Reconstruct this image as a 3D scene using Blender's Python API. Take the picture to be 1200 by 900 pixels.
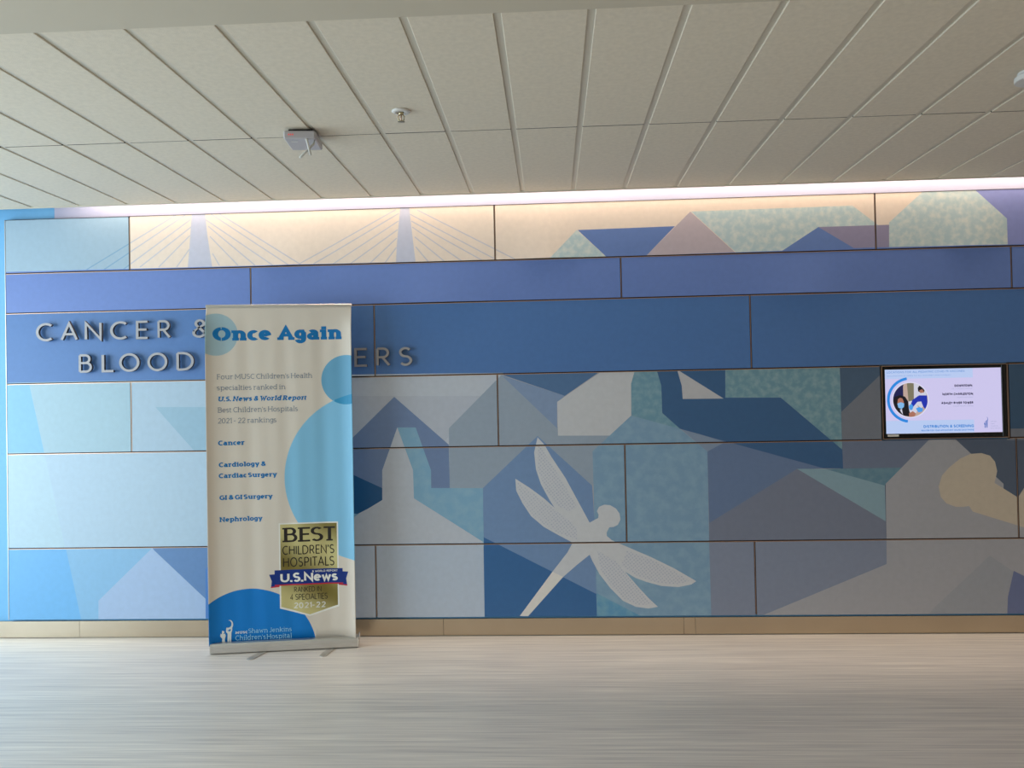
import bpy, math, random
from math import radians, sin, cos, pi
from mathutils import Vector, Matrix
from mathutils.geometry import delaunay_2d_cdt

for o in list(bpy.data.objects): bpy.data.objects.remove(o)
random.seed(4)
S = bpy.context.scene
COL = S.collection

# ------------------------------------------------------------------ camera
cam = bpy.data.cameras.new('camera'); camo = bpy.data.objects.new('camera', cam); COL.objects.link(camo)
S.camera = camo
cam.sensor_fit = 'HORIZONTAL'; cam.sensor_width = 36; cam.lens = 949.14/1200*36
cam.clip_start = .05; cam.clip_end = 100
yaw, pitch, roll = radians(-2.8095), radians(.8524), radians(-1.1236)
fw = Vector((sin(yaw)*cos(pitch), cos(yaw)*cos(pitch), sin(pitch)))
r0 = Vector((cos(yaw), -sin(yaw), 0)); u0 = r0.cross(fw)
rr = r0*cos(roll)+u0*sin(roll); uu = -r0*sin(roll)+u0*cos(roll)
M = Matrix((rr, uu, -fw)).transposed().to_4x4(); M.translation = Vector((0, -5.0, 1.4774))
camo.matrix_world = M

# ------------------------------------------------------------------ world and light
def lin(c):
    return tuple(((v/255)/12.92 if v/255 <= .04045 else ((v/255+.055)/1.055)**2.4) for v in c)
W = bpy.data.worlds.new('world'); S.world = W; W.use_nodes = True
W.node_tree.nodes['Background'].inputs[0].default_value = (.62, .8, 1, 1)
W.node_tree.nodes['Background'].inputs[1].default_value = .6
S.view_settings.view_transform = 'Standard'; S.view_settings.look = 'None'
S.view_settings.gamma = 1; S.view_settings.use_curve_mapping = False; S.view_settings.exposure = 0

def area(name, loc, direction, sx, sy, power, color, spread=180):
    l = bpy.data.lights.new(name, 'AREA'); l.shape = 'RECTANGLE'; l.size = sx; l.size_y = sy
    l.energy = power; l.color = color; l.spread = radians(spread)
    o = bpy.data.objects.new(name, l); COL.objects.link(o); o.location = loc
    o.rotation_euler = Vector(direction).to_track_quat('-Z', 'Y').to_euler(); return o
# daylight through the glazed side of the lobby, on the left
area('window_daylight', (-5.9, -3.3, 1.35), (1, .0, .0), 5.6, 2.5, 270, (.73, .89, 1.0))
# linear wall washer in the ceiling slot over the mural
area('wall_washer', (1.05, -.035, 2.93), (0, 0, -1), 8.0, .05, 62, (1, .80, .64))
# warm ceiling lights of the lobby behind the camera
area('lobby_light', (3.6, -5.2, 2.66), (0, 0, -1), 2.6, 2.6, 33, (1, .80, .62))
area('lobby_light', (-.5, -7.0, 2.66), (0, 0, -1), 3.5, 1.2, 30, (1, .84, .72))

# ------------------------------------------------------------------ materials
MATS = {}
def mat(name, color=(200,200,200), rough=.5, metal=0, emit=None, es=1.0, spec=.5, mottle=None, noise=0, scale=8, alpha=None, streak=None, bump=None):
    if name in MATS: return MATS[name]
    m = bpy.data.materials.new(name); m.use_nodes = True; nt = m.node_tree; b = nt.nodes['Principled BSDF']
    c = (*lin(color), 1)
    b.inputs['Base Color'].default_value = c; b.inputs['Roughness'].default_value = rough
    b.inputs['Metallic'].default_value = metal; b.inputs['Specular IOR Level'].default_value = spec
    if emit:
        b.inputs['Emission Color'].default_value = (*lin(emit), 1); b.inputs['Emission Strength'].default_value = es
    N = nt.nodes.new; Lk = nt.links.new
    if mottle or noise or streak or bump:
        tc = N('ShaderNodeTexCoord'); mp = N('ShaderNodeMapping'); Lk(tc.outputs['Object'], mp.inputs[0])
        nz = N('ShaderNodeTexNoise'); Lk(mp.outputs[0], nz.inputs['Vector'])
        nz.inputs['Scale'].default_value = scale; nz.inputs['Detail'].default_value = 5
        if streak: mp.inputs['Scale'].default_value = streak
        if mottle or noise or streak:
            rp = N('ShaderNodeValToRGB'); Lk(nz.outputs['Fac'], rp.inputs[0])
            c2 = (*lin(mottle), 1) if mottle else tuple(min(1, v*(1+noise)) for v in c[:3])+(1,)
            c1 = c if mottle else tuple(v*(1-noise) for v in c[:3])+(1,)
            e = rp.color_ramp.elements
            e[0].position = .42 if mottle else .3; e[1].position = .66 if mottle else .7
            e[0].color = c1; e[1].color = c2
            Lk(rp.outputs[0], b.inputs['Base Color'])
        if bump:
            nz2 = N('ShaderNodeTexNoise'); Lk(mp.outputs[0], nz2.inputs['Vector']); nz2.inputs['Scale'].default_value = bump[0]
            bp = N('ShaderNodeBump'); bp.inputs['Strength'].default_value = bump[1]; bp.inputs['Distance'].default_value = .002
            Lk(nz2.outputs['Fac'], bp.inputs['Height']); Lk(bp.outputs[0], b.inputs['Normal'])
    MATS[name] = m; return m
def dotted(name, color, dark, rough):
    m = mat(name, color, rough); nt = m.node_tree; b = nt.nodes['Principled BSDF']; N = nt.nodes.new; Lk = nt.links.new
    tc = N('ShaderNodeTexCoord'); mp = N('ShaderNodeMapping'); Lk(tc.outputs['Object'], mp.inputs[0]); mp.inputs['Rotation'].default_value = (0, radians(38), 0)
    vo = N('ShaderNodeTexVoronoi'); Lk(mp.outputs[0], vo.inputs['Vector']); vo.inputs['Scale'].default_value = 62; vo.inputs['Randomness'].default_value = .15
    rp = N('ShaderNodeValToRGB'); Lk(vo.outputs['Distance'], rp.inputs[0]); e = rp.color_ramp.elements
    e[0].position = .22; e[0].color = (*lin(dark), 1); e[1].position = .32; e[1].color = (*lin(color), 1)
    Lk(rp.outputs[0], b.inputs['Base Color']); return m

R_ = .42
PRINT = {  # printed colours of the mural panels, one roof tone with light painted in
 'cream': (234,219,204), 'pale_blue': (158,184,202), 'cable': (200,198,206), 'cable_blue': (128,164,194), 'lavender': (196,199,216),
 'sky_blue_deep': (104,132,190), 'mauve': (190,178,186), 'mauve_deep': (150,144,172), 'blue_roof': (140,150,208),
 'periwinkle': (104,132,196), 'blue_band': (76,119,178),
 'pale_aqua': (162,192,206), 'sky_wedge': (130,186,222), 'pale_gray_blue': (170,194,212), 'pale_aqua_deep': (150,184,204),
 'ice_blue': (176,200,218), 'pale_aqua_row5': (178,204,218), 'light_blue_row6': (136,184,220), 'sky_wedge_deep': (112,178,228),
 'slate_blue_left': (98,136,184), 'lilac_house': (166,190,222), 'blue_left': (74,128,196),
 'gray_light': (192,198,208), 'gray_light_b': (184,190,202), 'gray_blue_mid': (152,166,182), 'slate_blue': (112,134,172),
 'slate_blue_soft': (132,154,186), 'dark_blue': (80,116,158), 'mid_blue': (116,146,186), 'gray_light_c': (200,202,206),
 'dark_blue_low': (52,104,158), 'slate_night': (84,98,120), 'slate_blue_r': (104,126,162), 'slate_soft_r': (134,152,176),
 'gray_roof': (122,130,150), 'gray_roof_lit': (134,144,166), 'navy': (56,98,142), 'gray_light_d': (192,192,196), 'navy_soft': (74,100,128),
 'dusk': (122,128,140), 'dusk_blue': (112,124,148), 'teal_gray': (140,170,184), 'navy_right': (60,92,124),
 'gray_warm': (170,171,178), 'gray_warm_b': (160,164,173), 'periwinkle_low': (108,120,160), 'sand': (202,190,172),
 'navy_left': (18,84,134), 'gray_row6': (186,198,214), 'dragonfly': (206,208,212), 'dragonfly_tail': (226,222,216)}
for k, c in PRINT.items(): mat(k, c, R_, noise=.03, scale=30)
mat('teal_pale', (184,206,210), R_, mottle=(214,222,218), scale=26)
mat('teal_mottled', (110,152,168), R_, mottle=(140,172,180), scale=26)
mat('teal_tower', (110,154,174), R_, mottle=(132,168,182), scale=26)
mat('teal_body', (126,160,188), R_, mottle=(138,172,194), scale=16)
mat('teal_body_deep', (94,152,188), R_, mottle=(120,168,190), scale=16)
mat('teal_deep', (98,138,158), R_, mottle=(112,148,164), scale=26)
mat('teal_church', (128,172,200), R_, mottle=(140,180,202), scale=16)
dotted('dragonfly_dots', (204,206,212), (178,184,198), R_)
mat('wall_paint', (112,178,224), .5, noise=.02, scale=40)
mat('panel_edge', (70,72,80), .4)
mat('bronze', (206,172,150), .3, .9)
mat('bronze_dark', (58,44,38), .4, .6)
mat('tile', (220,209,189), .85, noise=.05, scale=45, bump=(260, .35))
mat('grid', (212,205,188), .5)
mat('gypsum', (200,190,170), .8, noise=.02, scale=3)
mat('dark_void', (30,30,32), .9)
mat('lobby_wall', (196,190,180), .7)
mat('cove_paint', (165,170,196), .5)
def floor_mat():
    m = mat('floor', (222,212,198), .36, spec=.45); nt = m.node_tree; b = nt.nodes['Principled BSDF']; N = nt.nodes.new; Lk = nt.links.new
    tc = N('ShaderNodeTexCoord'); fac = []
    for sc, w in (((.9, 42, 1), .5), ((2.4, 130, 1), .65), ((.5, 9, 1), .18)):
        mp = N('ShaderNodeMapping'); Lk(tc.outputs['Object'], mp.inputs[0]); mp.inputs['Scale'].default_value = sc
        nz = N('ShaderNodeTexNoise'); Lk(mp.outputs[0], nz.inputs['Vector']); nz.inputs['Scale'].default_value = 1; nz.inputs['Detail'].default_value = 3
        ml = N('ShaderNodeMath'); ml.operation = 'MULTIPLY'; ml.inputs[1].default_value = w; Lk(nz.outputs['Fac'], ml.inputs[0]); fac.append(ml)
    a = N('ShaderNodeMath'); Lk(fac[0].outputs[0], a.inputs[0]); Lk(fac[1].outputs[0], a.inputs[1])
    a2 = N('ShaderNodeMath'); Lk(a.outputs[0], a2.inputs[0]); Lk(fac[2].outputs[0], a2.inputs[1])
    rp = N('ShaderNodeValToRGB'); Lk(a2.outputs[0], rp.inputs[0]); e = rp.color_ramp.elements
    e[0].position = .45; e[0].color = (*lin((190,184,180)), 1); e[1].position = .90; e[1].color = (*lin((244,237,226)), 1)
    Lk(rp.outputs[0], b.inputs['Base Color'])
floor_mat()
mat('champagne', (192,177,155), .26, .9, streak=(1, 1, 1), noise=.06, scale=2.2)
mat('letter_metal', (160,157,158), .5, .35)
mat('letter_side', (96,92,92), .5, .5)
mat('silver', (206,204,200), .3, .85)
mat('silver_bright', (226,224,220), .22, .9)
mat('black_plastic', (20,20,22), .3)
mat('black_gloss', (8,8,10), .12)
mat('white_plastic', (214,212,206), .45)
mat('device_gray', (178,174,176), .45)
mat('led_red', (180,60,60), .4, emit=(255,90,90), es=.5)
mat('brass', (190,176,140), .3, .9)
B_ = .55
BC = {'b_sheet': (216,206,192), 'b_c1': (160,186,194), 'b_c2': (104,164,196), 'b_c3': (132,192,224), 'b_c23': (52,146,190), 'b_c4': (0,120,200),
 'b_ink': (0,112,174), 'b_gray': (112,126,142), 'b_gold': (158,146,84), 'b_white': (232,230,222), 'b_navy': (10,46,124), 'b_red': (190,40,54),
 'b_black': (40,34,28), 'b_silver': (226,224,214), 'b_pale': (150,204,232), 'b_logo': (222,226,224)}
for k, c in BC.items(): mat(k, c, B_, spec=.3)
def gold():
    m = mat('b_goldgrad', (150,138,76), .45, .35); nt = m.node_tree; b = nt.nodes['Principled BSDF']; N = nt.nodes.new
    tc = N('ShaderNodeTexCoord'); sp = N('ShaderNodeSeparateXYZ'); nt.links.new(tc.outputs['Object'], sp.inputs[0])
    ad = N('ShaderNodeMath'); ad.operation = 'MULTIPLY_ADD'; ad.inputs[1].default_value = 1.6; nt.links.new(sp.outputs[2], ad.inputs[0]); nt.links.new(sp.outputs[0], ad.inputs[2])
    wv = N('ShaderNodeMath'); wv.operation = 'SINE'; ml = N('ShaderNodeMath'); ml.operation = 'MULTIPLY'; ml.inputs[1].default_value = 9
    nt.links.new(ad.outputs[0], ml.inputs[0]); nt.links.new(ml.outputs[0], wv.inputs[0])
    rp = N('ShaderNodeValToRGB'); mr = N('ShaderNodeMapRange'); mr.inputs[1].default_value = -1; nt.links.new(wv.outputs[0], mr.inputs[0]); nt.links.new(mr.outputs[0], rp.inputs[0])
    rp.color_ramp.elements[0].color = (*lin((122,108,46)), 1); rp.color_ramp.elements[1].color = (*lin((206,196,136)), 1)
    nt.links.new(rp.outputs[0], b.inputs['Base Color'])
gold()
def screen_mat(name, c):
    m = bpy.data.materials.new(name); m.use_nodes = True; b = m.node_tree.nodes['Principled BSDF']
    b.inputs['Base Color'].default_value = (.01, .01, .01, 1); b.inputs['Roughness'].default_value = .25
    b.inputs['Emission Color'].default_value = (*lin(c), 1); b.inputs['Emission Strength'].default_value = .9
    MATS[name] = m
for k, c in {'s_bg': (212,206,246), 's_band': (190,210,250), 's_arc': (36,140,232), 's_ring': (226,224,250), 's_text': (40,36,80), 's_sub': (158,166,206), 's_head': (112,158,224),
 's_blue': (52,136,222), 's_navy': (24,28,82), 's_black': (14,14,26), 's_wall': (196,170,158), 's_green': (128,122,100), 's_skin': (176,116,96), 's_mask': (132,190,240), 's_sleeve': (26,48,178),
 's_glove': (74,160,240), 's_paper': (214,214,230), 's_logo': (70,110,190)}.items(): screen_mat(k, c)

# ------------------------------------------------------------------ object helpers
def link(name, me, parent=None, kind=None, label=None, category=None, group=None, loc=None, rotz=None):
    o = bpy.data.objects.new(name, me); COL.objects.link(o)
    if parent: o.parent = parent
    if kind: o['kind'] = kind
    if label: o['label'] = label
    if category: o['category'] = category
    if group: o['group'] = group
    if loc is not None: o.location = loc
    if rotz is not None: o.rotation_euler[2] = rotz
    return o
class MB:
    def __init__(s): s.v = []; s.f = []; s.m = []; s.mats = []; s.sm = []
    def mi(s, m):
        if m not in s.mats: s.mats.append(m)
        return s.mats.index(m)
    def add(s, vs, fs, m, smooth=False):
        b = len(s.v); s.v += [tuple(v) for v in vs]; i = s.mi(m)
        for f in fs: s.f.append([b+k for k in f]); s.m.append(i); s.sm.append(smooth)
    def box(s, x0, x1, y0, y1, z0, z1, m, bev=0, T=None):
        if bev:
            b = bev; vs = []
            # chamfered box: 24 vertices
            for sx in (0, 1):
                for sy in (0, 1):
                    for sz in (0, 1):
                        X = (x0, x1)[sx]; Y = (y0, y1)[sy]; Z = (z0, z1)[sz]; dx = (b, -b)[sx]; dy = (b, -b)[sy]; dz = (b, -b)[sz]
                        vs += [(X, Y+dy, Z+dz), (X+dx, Y, Z+dz), (X+dx, Y+dy, Z)]
            I = lambda a, b_, c, k: ((a*2+b_)*2+c)*3+k
            fs = []
            for a in (0, 1):
                fs.append([I(a,0,0,0), I(a,1,0,0), I(a,1,1,0), I(a,0,1,0)]); fs.append([I(0,a,0,1), I(1,a,0,1), I(1,a,1,1), I(0,a,1,1)]); fs.append([I(0,0,a,2), I(1,0,a,2), I(1,1,a,2), I(0,1,a,2)])
                for c in (0, 1):
                    fs.append([I(a,c,0,0), I(a,c,1,0), I(a,c,1,1), I(a,c,0,1)])
                    fs.append([I(a,0,c,0), I(a,1,c,0), I(a,1,c,2), I(a,0,c,2)])
                    fs.append([I(0,a,c,1), I(1,a,c,1), I(1,a,c,2), I(0,a,c,2)])
                    for d in (0, 1): fs.append([I(a,c,d,0), I(a,c,d,1), I(a,c,d,2)])
        else:
            vs = [(x, y, z) for x in (x0, x1) for y in (y0, y1) for z in (z0, z1)]
            fs = [(0,1,3,2), (4,6,7,5), (0,4,5,1), (2,3,7,6), (0,2,6,4), (1,5,7,3)]
        if T: vs = [T @ Vector(v) for v in vs]
        s.add(vs, fs, m); return s
    def lathe(s, prof, m, c=(0,0,0), n=28, axis='Z', smooth=True):
        vs = []; fs = []
        for (r, h) in prof:
            for k in range(n):
                a = 2*pi*k/n
                vs.append((c[0]+r*cos(a), c[1]+r*sin(a), c[2]+h) if axis == 'Z' else (c[0]+r*cos(a), c[1]+h, c[2]+r*sin(a)))
        for i in range(len(prof)-1):
            for k in range(n): fs.append([i*n+k, i*n+(k+1) % n, (i+1)*n+(k+1) % n, (i+1)*n+k])
        s.add(vs, fs, m, smooth); return s
    def tube(s, pts, r, m, n=8):
        pts = [Vector(p) for p in pts]; vs = []; fs = []
        for i, p in enumerate(pts):
            d = (pts[min(i+1, len(pts)-1)]-pts[max(i-1, 0)]).normalized()
            a = d.cross(Vector((.3, .2, 1))).normalized(); b = d.cross(a)
            vs += [p+(a*cos(2*pi*k/n)+b*sin(2*pi*k/n))*r for k in range(n)]
        for i in range(len(pts)-1):
            for k in range(n): fs.append([i*n+k, i*n+(k+1) % n, (i+1)*n+(k+1) % n, (i+1)*n+k])
        fs.append(list(range(n))[::-1]); fs.append([(len(pts)-1)*n+k for k in range(n)])
        s.add(vs, fs, m, True); return s
    def mesh(s, name, recalc=True):
        me = bpy.data.meshes.new(name); me.from_pydata(s.v, [], s.f)
        for m in s.mats: me.materials.append(MATS[m])
        me.polygons.foreach_set('material_index', s.m); me.polygons.foreach_set('use_smooth', s.sm)
        if recalc:
            import bmesh
            bm = bmesh.new(); bm.from_mesh(me); bmesh.ops.recalc_face_normals(bm, faces=bm.faces); bm.to_mesh(me); bm.free()
        me.update(); return me
    def build(s, name, parent=None, recalc=True, **k):
        return link(name, s.mesh(name, recalc), parent, **k)

# ------------------------------------------------------------------ flat prints: planar subdivision, every triangle takes the topmost shape
def subdivide(shapes, extra_edges=()):
    V = []; E = []; F = []
    for pts in shapes:
        if sum(pts[k-1][0]*pts[k][1]-pts[k][0]*pts[k-1][1] for k in range(len(pts))) < 0: pts = pts[::-1]
        b = len(V); V += [Vector(p) for p in pts]; F.append(list(range(b, b+len(pts))))
    for a, b in extra_edges:
        V += [Vector(a), Vector(b)]; E.append((len(V)-2, len(V)-1))
    vs, es, fs, ov, oe, of = delaunay_2d_cdt(V, E, F, 1, 1e-6)
    return vs, fs, of
def ring(cx, cy, r, n=72): return [(cx+r*cos(2*pi*k/n), cy+r*sin(2*pi*k/n)) for k in range(n)]

# ------------------------------------------------------------------ stroke lettering
def arc(cx, cy, rx, ry, a0, a1, n=9):
    return [(cx+rx*cos(radians(a0+(a1-a0)*k/n)), cy+ry*sin(radians(a0+(a1-a0)*k/n))) for k in range(n+1)]
def bowl(x0, y0, x1, y1, r): # half stadium to the right from (x0,y1) round to (x0,y0)
    h = (y1-y0)/2; return [(x0, y1)]+arc(x1-r, y1-h, r, h, 90, -90)+[(x0, y0)]
X = .70
def O(cx, cy, rx, ry, n=24): return arc(cx, cy, rx, ry, 90, 450, n)
G = {
'A': (.82, [[(0,0),(.41,1),(.82,0)], [(.16,.34),(.66,.34)]], [(0,0),(.82,0)]),
'B': (.60, [[(0,0),(0,1)], bowl(0,.53,.53,1,.235), bowl(0,0,.60,.53,.26)], [(0,0),(0,1)]),
'C': (.72, [arc(.43,.5,.43,.5,52,308,20)], []),
'D': (.76, [[(0,0),(0,1)], bowl(0,0,.76,1,.48)], [(0,0),(0,1)]),
'E': (.54, [[(.54,1),(0,1),(0,0),(.54,0)], [(0,.52),(.48,.52)]], [(0,0),(0,1)]),
'F': (.54, [[(.54,1),(0,1),(0,0)], [(0,.50),(.46,.50)]], [(0,0),(0,1)]),
'G': (.80, [arc(.43,.5,.43,.5,50,290,20)+[(.78,.14),(.78,.46),(.50,.46)]], []),
'H': (.72, [[(0,0),(0,1)], [(.72,0),(.72,1)], [(0,.52),(.72,.52)]], [(0,0),(0,1),(.72,0),(.72,1)]),
'I': (.0, [[(0,0),(0,1)]], [(0,0),(0,1)]),
'J': (.42, [[(.42,1),(.42,.22)]+arc(.21,.22,.21,.22,0,-150,8)], [(.42,1)]),
'K': (.66, [[(0,0),(0,1)], [(.62,1),(0,.42)], [(.2,.6),(.66,0)]], [(0,0),(0,1),(.66,0),(.62,1)]),
'L': (.50, [[(0,1),(0,0),(.50,0)]], [(0,0),(0,1)]),
'M': (.90, [[(0,0),(0,1),(.45,.25),(.90,1),(.90,0)]], [(0,0),(.90,0)]),
'N': (.74, [[(0,0),(0,1),(.74,0),(.74,1)]], [(0,0),(0,1),(.74,1)]),
'O': (.90, [O(.45,.5,.45,.5,30)], []),
'P': (.58, [[(0,0),(0,1)], bowl(0,.45,.58,1,.27)], [(0,0),(0,1)]),
'R': (.62, [[(0,0),(0,1)], bowl(0,.48,.56,1,.26), [(.26,.48),(.62,0)]], [(0,0),(0,1),(.62,0)]),
'S': (.56, [arc(.28,.755,.27,.245,35,270,10)+arc(.28,.255,.28,.255,90,-145,10)[0:]], []),
'T': (.70, [[(0,1),(.70,1)], [(.35,1),(.35,0)]], [(.35,0)]),
'U': (.72, [[(0,1),(0,.34)]+arc(.36,.34,.36,.34,180,360,12)+[(.72,1)]], [(0,1),(.72,1)]),
'V': (.78, [[(0,1),(.39,0),(.78,1)]], [(0,1),(.78,1)]),
'W': (1.05, [[(0,1),(.27,0),(.525,.8),(.78,0),(1.05,1)]], [(0,1),(1.05,1)]),
'Y': (.70, [[(0,1),(.35,.45),(.70,1)], [(.35,.45),(.35,0)]], [(0,1),(.70,1),(.35,0)]),
'&': (.74, [[(.74,0),(.16,.70)]+arc(.32,.80,.19,.20,200,-30,10)+[(.10,.42)]+arc(.28,.24,.26,.24,130,330,12)+[(.70,.48)]], []),
'a': (.50, [[(.06,.62)]+arc(.26,.50,.22,.20,110,0,7)+[(.48,.0)], O(.24,.20,.24,.20,16)], [(.50,0)]),
'b': (.56, [[(0,1.04),(0,0)], O(.28,.35,.28,.35,20)], [(0,1.04)]),
'c': (.50, [arc(.28,.35,.28,.35,50,310,16)], []),
'd': (.56, [[(.56,1.04),(.56,0)], O(.28,.35,.28,.35,20)], [(.56,1.04),(.56,0)]),
'e': (.54, [[(.02,.37),(.54,.37)]+arc(.27,.36,.27,.34,0,315,18)], []),
'f': (.36, [arc(.32,.86,.16,.18,60,180,6)+[(.16,0)], [(0,X),(.34,X)]], [(.16,0)]),
'g': (.56, [O(.26,.40,.26,.30,18), [(.56,.70),(.52,.70),(.52,.0)]+arc(.27,.0,.25,.25,0,-160,8)], []),
'h': (.54, [[(0,1.04),(0,0)], [(0,.42)]+arc(.27,.42,.27,.28,180,0,10)+[(.54,0)]], [(0,0),(0,1.04),(.54,0)]),
'i': (.0, [[(0,X),(0,0)], [(-.001,.98),(.001,.98)]], [(0,0),(-.06,X)]),
'j': (.14, [[(.14,X),(.14,-.1)]+arc(0,-.1,.14,.14,0,-100,5), [(.139,.98),(.141,.98)]], [(.06,X)]),
'k': (.52, [[(0,1.04),(0,0)], [(.46,X),(0,.26)], [(.15,.40),(.52,0)]], [(0,0),(0,1.04),(.52,0),(.46,X)]),
'l': (.0, [[(0,1.04),(0,0)]], [(0,0),(-.06,1.04)]),
'm': (.88, [[(0,X),(0,0)], [(0,.46)]+arc(.22,.46,.22,.24,180,0,9)+[(.44,0)], [(.44,.46)]+arc(.66,.46,.22,.24,180,0,9)+[(.88,0)]], [(0,0),(-.06,X),(.44,0),(.88,0)]),
'n': (.54, [[(0,X),(0,0)], [(0,.42)]+arc(.27,.42,.27,.28,180,0,10)+[(.54,0)]], [(0,0),(-.06,X),(.54,0)]),
'o': (.60, [O(.30,.35,.30,.35,22)], []),
'p': (.58, [[(0,X),(0,-.28)], O(.29,.35,.29,.35,20)], [(0,-.28),(-.06,X)]),
'r': (.38, [[(0,X),(0,0)], [(0,.40)]+arc(.26,.40,.26,.30,180,60,7)], [(0,0),(-.06,X)]),
's': (.44, [arc(.22,.525,.20,.175,35,270,8)+arc(.22,.175,.22,.175,90,-145,8)], []),
't': (.36, [[(.12,.92),(.12,.16)]+arc(.26,.16,.14,.16,180,310,6), [(0,X),(.36,X)]], []),
'u': (.54, [[(0,X),(0,.28)]+arc(.27,.28,.27,.28,180,360,10)+[(.54,X),(.54,0)]], [(-.05,X),(.5,X),(.56,0)]),
'w': (.80, [[(0,X),(.2,0),(.40,.6),(.60,0),(.80,X)]], [(0,X),(.80,X)]),
'y': (.56, [[(0,X),(.29,.05)], [(.56,X),(.22,-.24),(.06,-.26)]], [(0,X),(.56,X)]),
'0': (.58, [O(.29,.5,.29,.5,24)], []), '1': (.26, [[(0,.8),(.22,1),(.22,0)]], [(.22,0)]),
'2': (.54, [arc(.27,.74,.25,.26,165,-30,10)+[(0,0),(.54,0)]], []), '4': (.60, [[(.44,0),(.44,1),(0,.28),(.60,.28)]], []),
'9': (.56, [O(.28,.70,.28,.30,20), arc(.20,.55,.36,.55,15,-65,8)], []),
'.': (.0, [[(-.001,.0),(.001,.0)]], []), ',': (.05, [[(.05,.02),(0,-.12)]], []),
"'": (.0, [[(0,1),(0,.76)]], []), '-': (.34, [[(0,.42),(.34,.42)]], []), ':': (.0, [[(-.001,.0),(.001,.0)], [(-.001,.5),(.001,.5)]], []), '/': (.3, [[(0,-.1),(.3,1.05)]], []),
}
def pen_strip(pts, wx, wy):
    # outline strip of a polyline drawn with an elliptical pen; returns left and right rails
    P = [(p[0]/wx, p[1]/wy) for p in pts]; closed = len(P) > 3 and math.hypot(P[0][0]-P[-1][0], P[0][1]-P[-1][1]) < 1e-4
    Lr = []; Rr = []; n = len(P)
    for i in range(n):
        pr = P[i-1] if i > 0 else (P[-2] if closed else None); nx = P[i+1] if i < n-1 else (P[1] if closed else None)
        ds = []
        for a, b in ((pr, P[i]), (P[i], nx)):
            if a is None or b is None: continue
            dx, dy = b[0]-a[0], b[1]-a[1]; l = math.hypot(dx, dy)
            if l > 1e-6: ds.append((dx/l, dy/l))
        if not ds: ds = [(1, 0)]
        if len(ds) == 1: nxv = (-ds[0][1], ds[0][0]); k = .5
        else:
            nn = (-(ds[0][1]+ds[1][1]), ds[0][0]+ds[1][0]); l = math.hypot(*nn)
            if l < .25: nxv = (-ds[0][1], ds[0][0]); k = .5
            else:
                nxv = (nn[0]/l, nn[1]/l); c = nxv[0]*-ds[0][1]+nxv[1]*ds[0][0]; k = min(.5/max(c, .3), 1.25)
        q = P[i]
        if not closed and (i == 0 or i == n-1) and n == 2 and math.hypot(P[1][0]-P[0][0], P[1][1]-P[0][1]) < .2:   # dot: square
            q = (q[0]+(-.5 if i == 0 else .5), q[1])
        Lr.append(((q[0]+nxv[0]*k)*wx, (q[1]+nxv[1]*k)*wy)); Rr.append(((q[0]-nxv[0]*k)*wx, (q[1]-nxv[1]*k)*wy))
    return Lr, Rr, closed
def glyph(ch, wx, wy, serif, sl=.13):
    w, st, se = G[ch]; out = []
    sx = lambda x: x+wx/2; sy = lambda y: wy/2+y*(1-wy) if y >= 0 else y+wy/2
    for s_ in st: out.append(pen_strip([(sx(a), sy(b)) for a, b in s_], wx, wy))
    if serif:
        for (a, b) in se:
            h = wx/2+sl; y = sy(b); out.append(([(sx(a)-h, y+wy*.45), (sx(a)+h, y+wy*.45)], [(sx(a)-h, y-wy*.45), (sx(a)+h, y-wy*.45)], False))
    return w+wx, out
def text(s, x, y, h, w, wx, wy, serif=False, shear=0, gap=.16, sl=.13, space=.42, finely=True):
    """quads of a line of text: left x, baseline y, cap height h, fitted to width w"""
    cur = 0; quads = []
    for ch in s:
        if ch == ' ': cur += space; continue
        adv, strips = glyph(ch, wx, wy, serif, sl)
        xs_ = [p[0] for st_ in strips for rail in st_[:2] for p in rail]
        tight = {'A': .06, 'T': .06, 'V': .08, 'W': .05, 'Y': .07, 'L': .05, 'r': .04, '-': -.06, '.': -.02}.get(ch, 0)
        adv = max(xs_)-min(xs_)-tight; cur -= min(xs_)
        for Lr, Rr, c in strips:
            for i in range(len(Lr)-1): quads.append([(cur+p[0]+shear*p[1], p[1]) for p in (Lr[i], Lr[i+1], Rr[i+1], Rr[i])])
        cur += min(xs_)+adv+gap
    tot = cur-gap; k = w/tot
    out = []
    for q in quads:
        q = [(x+p[0]*k, y+p[1]*h) for p in q]
        n = max(1, int(max(abs(q[1][0]-q[0][0]), abs(q[2][0]-q[3][0]))/.007)) if finely else 1
        for i in range(n):
            a, c = i/n, (i+1)/n; L = lambda A, B, t: (A[0]+(B[0]-A[0])*t, A[1]+(B[1]-A[1])*t)
            out.append([L(q[0], q[1], a), L(q[0], q[1], c), L(q[3], q[2], c), L(q[3], q[2], a)])
    return out

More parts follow.
